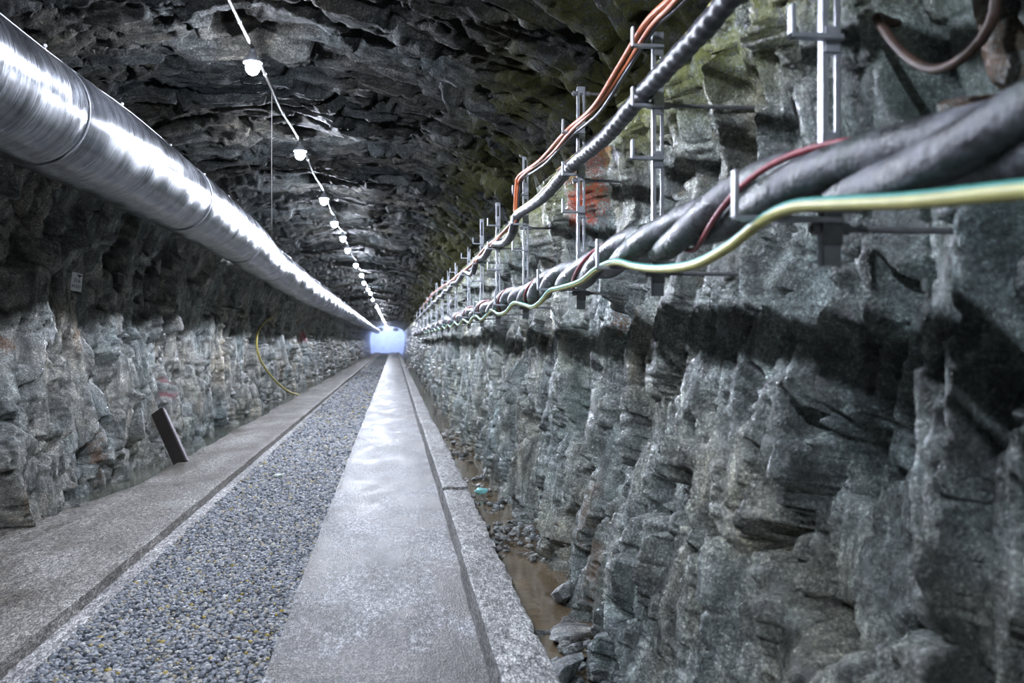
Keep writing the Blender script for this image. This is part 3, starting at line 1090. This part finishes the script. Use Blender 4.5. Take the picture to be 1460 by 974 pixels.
rad = 0.040 + 0.0022 * np.sin(up_[:, 1] * 2 * np.pi / 0.085) + 0.0015 * np.sin(up_[:, 1] * 23)
tube('cable', up_ - org, rad, M_black, 14, ucab)
ph = 2.1 + 0.5 * np.sin(up_[:, 1] * 1.1)
sel = up_[:, 1] < 9
o = tube('stripe', (up_ + 0.0395 * np.stack([np.cos(ph), 0 * ph, np.sin(ph)], -1) - org)[sel][::3], 0.0055, M_yel, 6, ucab)
o['label'] = 'faint yellow line'

# orange pair
ORP = [(955, -2), (920, 33), (882, 95), (845, 153), (806, 188), (770, 228), (740, 250)]
orp = [img_point(u, v, 1.06) for u, v in ORP]
OR = [tuple(img_point(1010, -60, 1.06))] + [tuple(q) for q in orp] + [(1.05, orp[-1].y + 0.12, EYE + 1.36), (1.05, orp[-1].y + 0.22, EYE + 1.16)]
for u, v in ((733, 312), (712, 336), (690, 355), (672, 377), (655, 390), (640, 402), (622, 414), (612, 424), (600, 440)):
    OR.append(tuple(img_point(u, v, 1.05)))
orr = smooth_path(OR, 0.05)
org = np.array(OR[2])
pair = thing('orange_cable_pair', 'pair of thin orange cables looping along the topmost bracket arms', 'cable', tuple(org))
tube('cable_strand', orr - org, 0.0125, M_orange, 9, pair)
ph = orr[:, 1] * 3.0
tube('cable_strand', orr - org + 0.021 * np.stack([np.cos(ph) * 0.4 + 0.7, 0 * ph, np.sin(ph) * 0.4 - 0.7], -1), 0.011, M_orange, 9, pair)
o = tube('cable_strand', orr - org + np.array((0.035, 0, -0.028)), 0.010, M_black, 8, pair)
o['label'] = 'black cable strapped to the orange ones'

# yellow green earth cable hooked on the lower arms
EAR = [(1900, 235), (1600, 262), (1460, 272), (1300, 287), (1200, 291), (1130, 296), (1085, 317), (1040, 352), (990, 378), (940, 384), (905, 380), (878, 374), (852, 384), (828, 402), (800, 411), (785, 415), (772, 430), (760, 438)]
ear = [tuple(img_point(u, v, 0.925 if u > 860 else 0.935)) for u, v in EAR]
y0 = ear[-1][1]
for kk, v in enumerate(np.arange(y0 + 0.5, 30, 0.55)):
    ear.append((0.945, v, EYE + 0.27 + 0.035 * math.sin(kk * 1.9)))
eap = smooth_path(ear, 0.03)
org = np.array(ear[5])
earth = thing('earth_cable', 'yellow and green striped earth cable sagging over the lower bracket arms', 'cable', tuple(org))
o = tube('sheath', eap - org, 0.0145, M_ylg, 10, earth)
ph = np.interp(eap[:, 1], [1.0, 1.8, 2.6, 4.0], [1.35, 1.55, 1.85, 2.35])
o = tube('stripe', eap - org + 0.0068 * np.stack([np.cos(ph), 0 * ph, np.sin(ph)], -1), 0.0118, M_cyan, 10, earth)
o['label'] = 'turquoise green stripe'

# rusty hose loop and pipe stub at the right wall
M_rusty = simple_mat('rusty_hose', (0.065, 0.038, 0.027), 0.55, 0.1, 0.5, 12, 0.5)
HO = [(1250, 25), (1275, 62), (1310, 92), (1345, 97), (1385, 72), (1412, 35), (1420, -5), (1415, -60)]
hp = [img_point(u, v, 1.44) for u, v in HO]
tag(tube('rusty_hose', smooth_path([(1.58, hp[0].y + 0.10, hp[0].z + 0.02), (1.52, hp[0].y + 0.06, hp[0].z + 0.01)] + [tuple(q) for q in hp] + [(1.62, hp[-1].y, hp[-1].z + 0.12)], 0.03), 0.014, M_rusty, 10),
    'rusty brown hose hanging in a loop on the wet rock at the upper right', 'hose')
q = img_point(888, 402, 1.50)
th = np.linspace(0, 2 * np.pi, 25)
wx = wall_x(VR, q.y, q.z)
ringp = np.stack([np.full_like(th, wx - 0.05), q.y + 0.13 * np.cos(th), q.z + 0.085 * np.sin(th)], -1)
tag(tube('rubber_ring', ringp, 0.012, M_black, 8), 'small dark ring of hose on the rock below the third bracket', 'ring')

# ------------------------------------------------------------------ things on the left
M_wood = simple_mat('dark_timber', (0.016, 0.012, 0.010), 0.6, 0, 0.4, 20, 0.4)
M_wood_e = simple_mat('timber_edge', (0.11, 0.085, 0.10), 0.6, 0, 0.3, 30, 0.3)


def board_between(name, a, b, w, t, label, cat, side):
    a, b = Vector(a), Vector(b)
    z = (b - a).normalized()
    x = Vector(side) - Vector(side).dot(z) * z
    x.normalize()
    yv_ = z.cross(x)
    root = thing(name, label, cat, tuple(a))
    M = Matrix((x, yv_, z)).transposed().to_4x4()
    L = (b - a).length
    link('plank', MB().box(-w / 2, w / 2, -t / 2, t / 2, 0, L, 0.004, M).mesh('plank', M_wood), root)
    link('edge_strip', MB().box(w / 2, w / 2 + 0.02, -t / 2, t / 2, 0, L, 0.003, M).mesh('edge_strip', M_wood_e), root)
    return root


board_between('timber_beam', (-2.80, 12.6, -0.06), (max(wall_x(VL, v, 0.58) for v in (13.2, 13.3, 13.4, 13.5)) + 0.05, 13.35, 0.60), 0.17, 0.09, 'short dark timber beam leaning from the slab edge against the left rock wall', 'beam', (0.8, 0.0, 0.5))
for (u0, v0, u1, v1, lb) in ((30, 350, 85, 366, 'dark flat board fixed high on the shadowed left rock left of the small sign'), (165, 397, 205, 408, 'short dark board on the shadowed left rock right of the small sign')):
    a, b = img_point(u0, v0, -3.33), img_point(u1, v1, -3.33)
    wxa = wall_x(VL, a.y, a.z) + 0.06
    wxb = wall_x(VL, b.y, b.z) + 0.06
    a, b = img_point(u0, v0, wxa), img_point(u1, v1, wxb)
    board_between('dark_board', a, b, 0.11, 0.05, lb, 'board', (0, 0, 1))

# little white sign
M_sign = simple_mat('sign_white', (0.86, 0.88, 0.90), 0.45, 0, 0.08, 10)
M_ink = simple_mat('sign_ink', (0.03, 0.035, 0.06), 0.5, 0, 0.1, 10)
q = img_point(109, 402, -3.35)
wx = max(wall_x(VL, q.y + dy_, q.z + dz_) for dy_ in (-0.12, -0.06, 0, 0.06, 0.12) for dz_ in (-0.1, 0, 0.1)) + 0.03
q = img_point(109, 402, wx)
sg = thing('wall_sign', 'small white marker sign with two lines of dark figures on the left rock', 'sign', tuple(q), (0, 0.12, math.radians(62)))
link('plate', MB().box(-0.072, 0.072, -0.004, 0.004, -0.095, 0.095, 0.002).mesh('plate', M_sign), sg)
link('mark', MB().box(0.0, 0.058, -0.007, -0.0045, 0.062, 0.076).box(0.018, 0.035, -0.007, -0.0045, 0.048, 0.062).mesh('mark', M_ink), sg)
for txt, zz, sz in (('316', -0.005, 0.058), ('H-521', -0.062, 0.046)):
    cu = bpy.data.curves.new('lettering', 'FONT')
    cu.body = txt
    cu.size = sz
    cu.align_x = 'CENTER'
    cu.extrude = 0.001
    cu.materials.append(M_ink)
    tmp = bpy.data.objects.new('lettering_curve', cu)
    link('lettering', bpy.data.meshes.new_from_object(tmp), sg, (0, -0.0055, zz), (math.radians(90), 0, 0))
    bpy.data.objects.remove(tmp)

# yellow hose on the left wall
M_yhose = simple_mat('yellow_hose', (0.50, 0.42, 0.09), 0.45, 0, 0.2, 15)
YH = [(388, 452, -3.30), (375, 462, -3.32), (368, 474, -3.31), (366, 492, -3.28), (371, 512, -3.22), (384, 533, -3.14), (400, 550, -3.03), (413, 559, -2.93), (426, 563, -2.83)]
yh = []
for u, v, x in YH:
    q = img_point(u, v, x)
    x2 = max(x, max(wall_x(VL, q.y + a, q.z + b) for a in (-0.3, -0.15, 0, 0.15, 0.3) for b in (-0.15, 0, 0.15)) + 0.035)
    yh.append(tuple(img_point(u, v, x2)))
tag(tube('yellow_hose', smooth_path(yh, 0.06), 0.025, M_yhose, 9), 'yellow hose hanging down the left rock wall to the slab', 'hose')

# scraps
M_turq = simple_mat('turquoise_plastic', (0.25, 0.60, 0.58), 0.35, 0, 0.15, 20)
M_paper = simple_mat('pale_paper', (0.55, 0.60, 0.55), 0.6, 0, 0.15, 20)


def scrap(name, me_name, mat, loc, r, label, cat, seed):
    bm = bmesh.new()
    bmesh.ops.create_icosphere(bm, subdivisions=2, radius=r)
    rr = random.Random(seed)
    for v in bm.verts:
        v.co *= rr.uniform(0.7, 1.15)
        v.co.z *= 0.55
    me = bpy.data.meshes.new(me_name)
    bm.to_mesh(me)
    bm.free()
    me.materials.append(mat)
    return tag(link(name, me, None, loc), label, cat)


q = img_point(686, 679, 0.98)
scrap('plastic_scrap', 'plastic_scrap', M_turq, (0.98, q.y, -0.10), 0.075, 'crumpled turquoise plastic scrap among the stones of the ditch', 'scrap', 3)
q = img_point(405, 673, -1.3)
scrap('paper_scrap', 'paper_scrap', M_paper, (-1.43, 11.6, -0.07), 0.06, 'pale crumpled scrap lying on the gravel bed', 'scrap', 4)
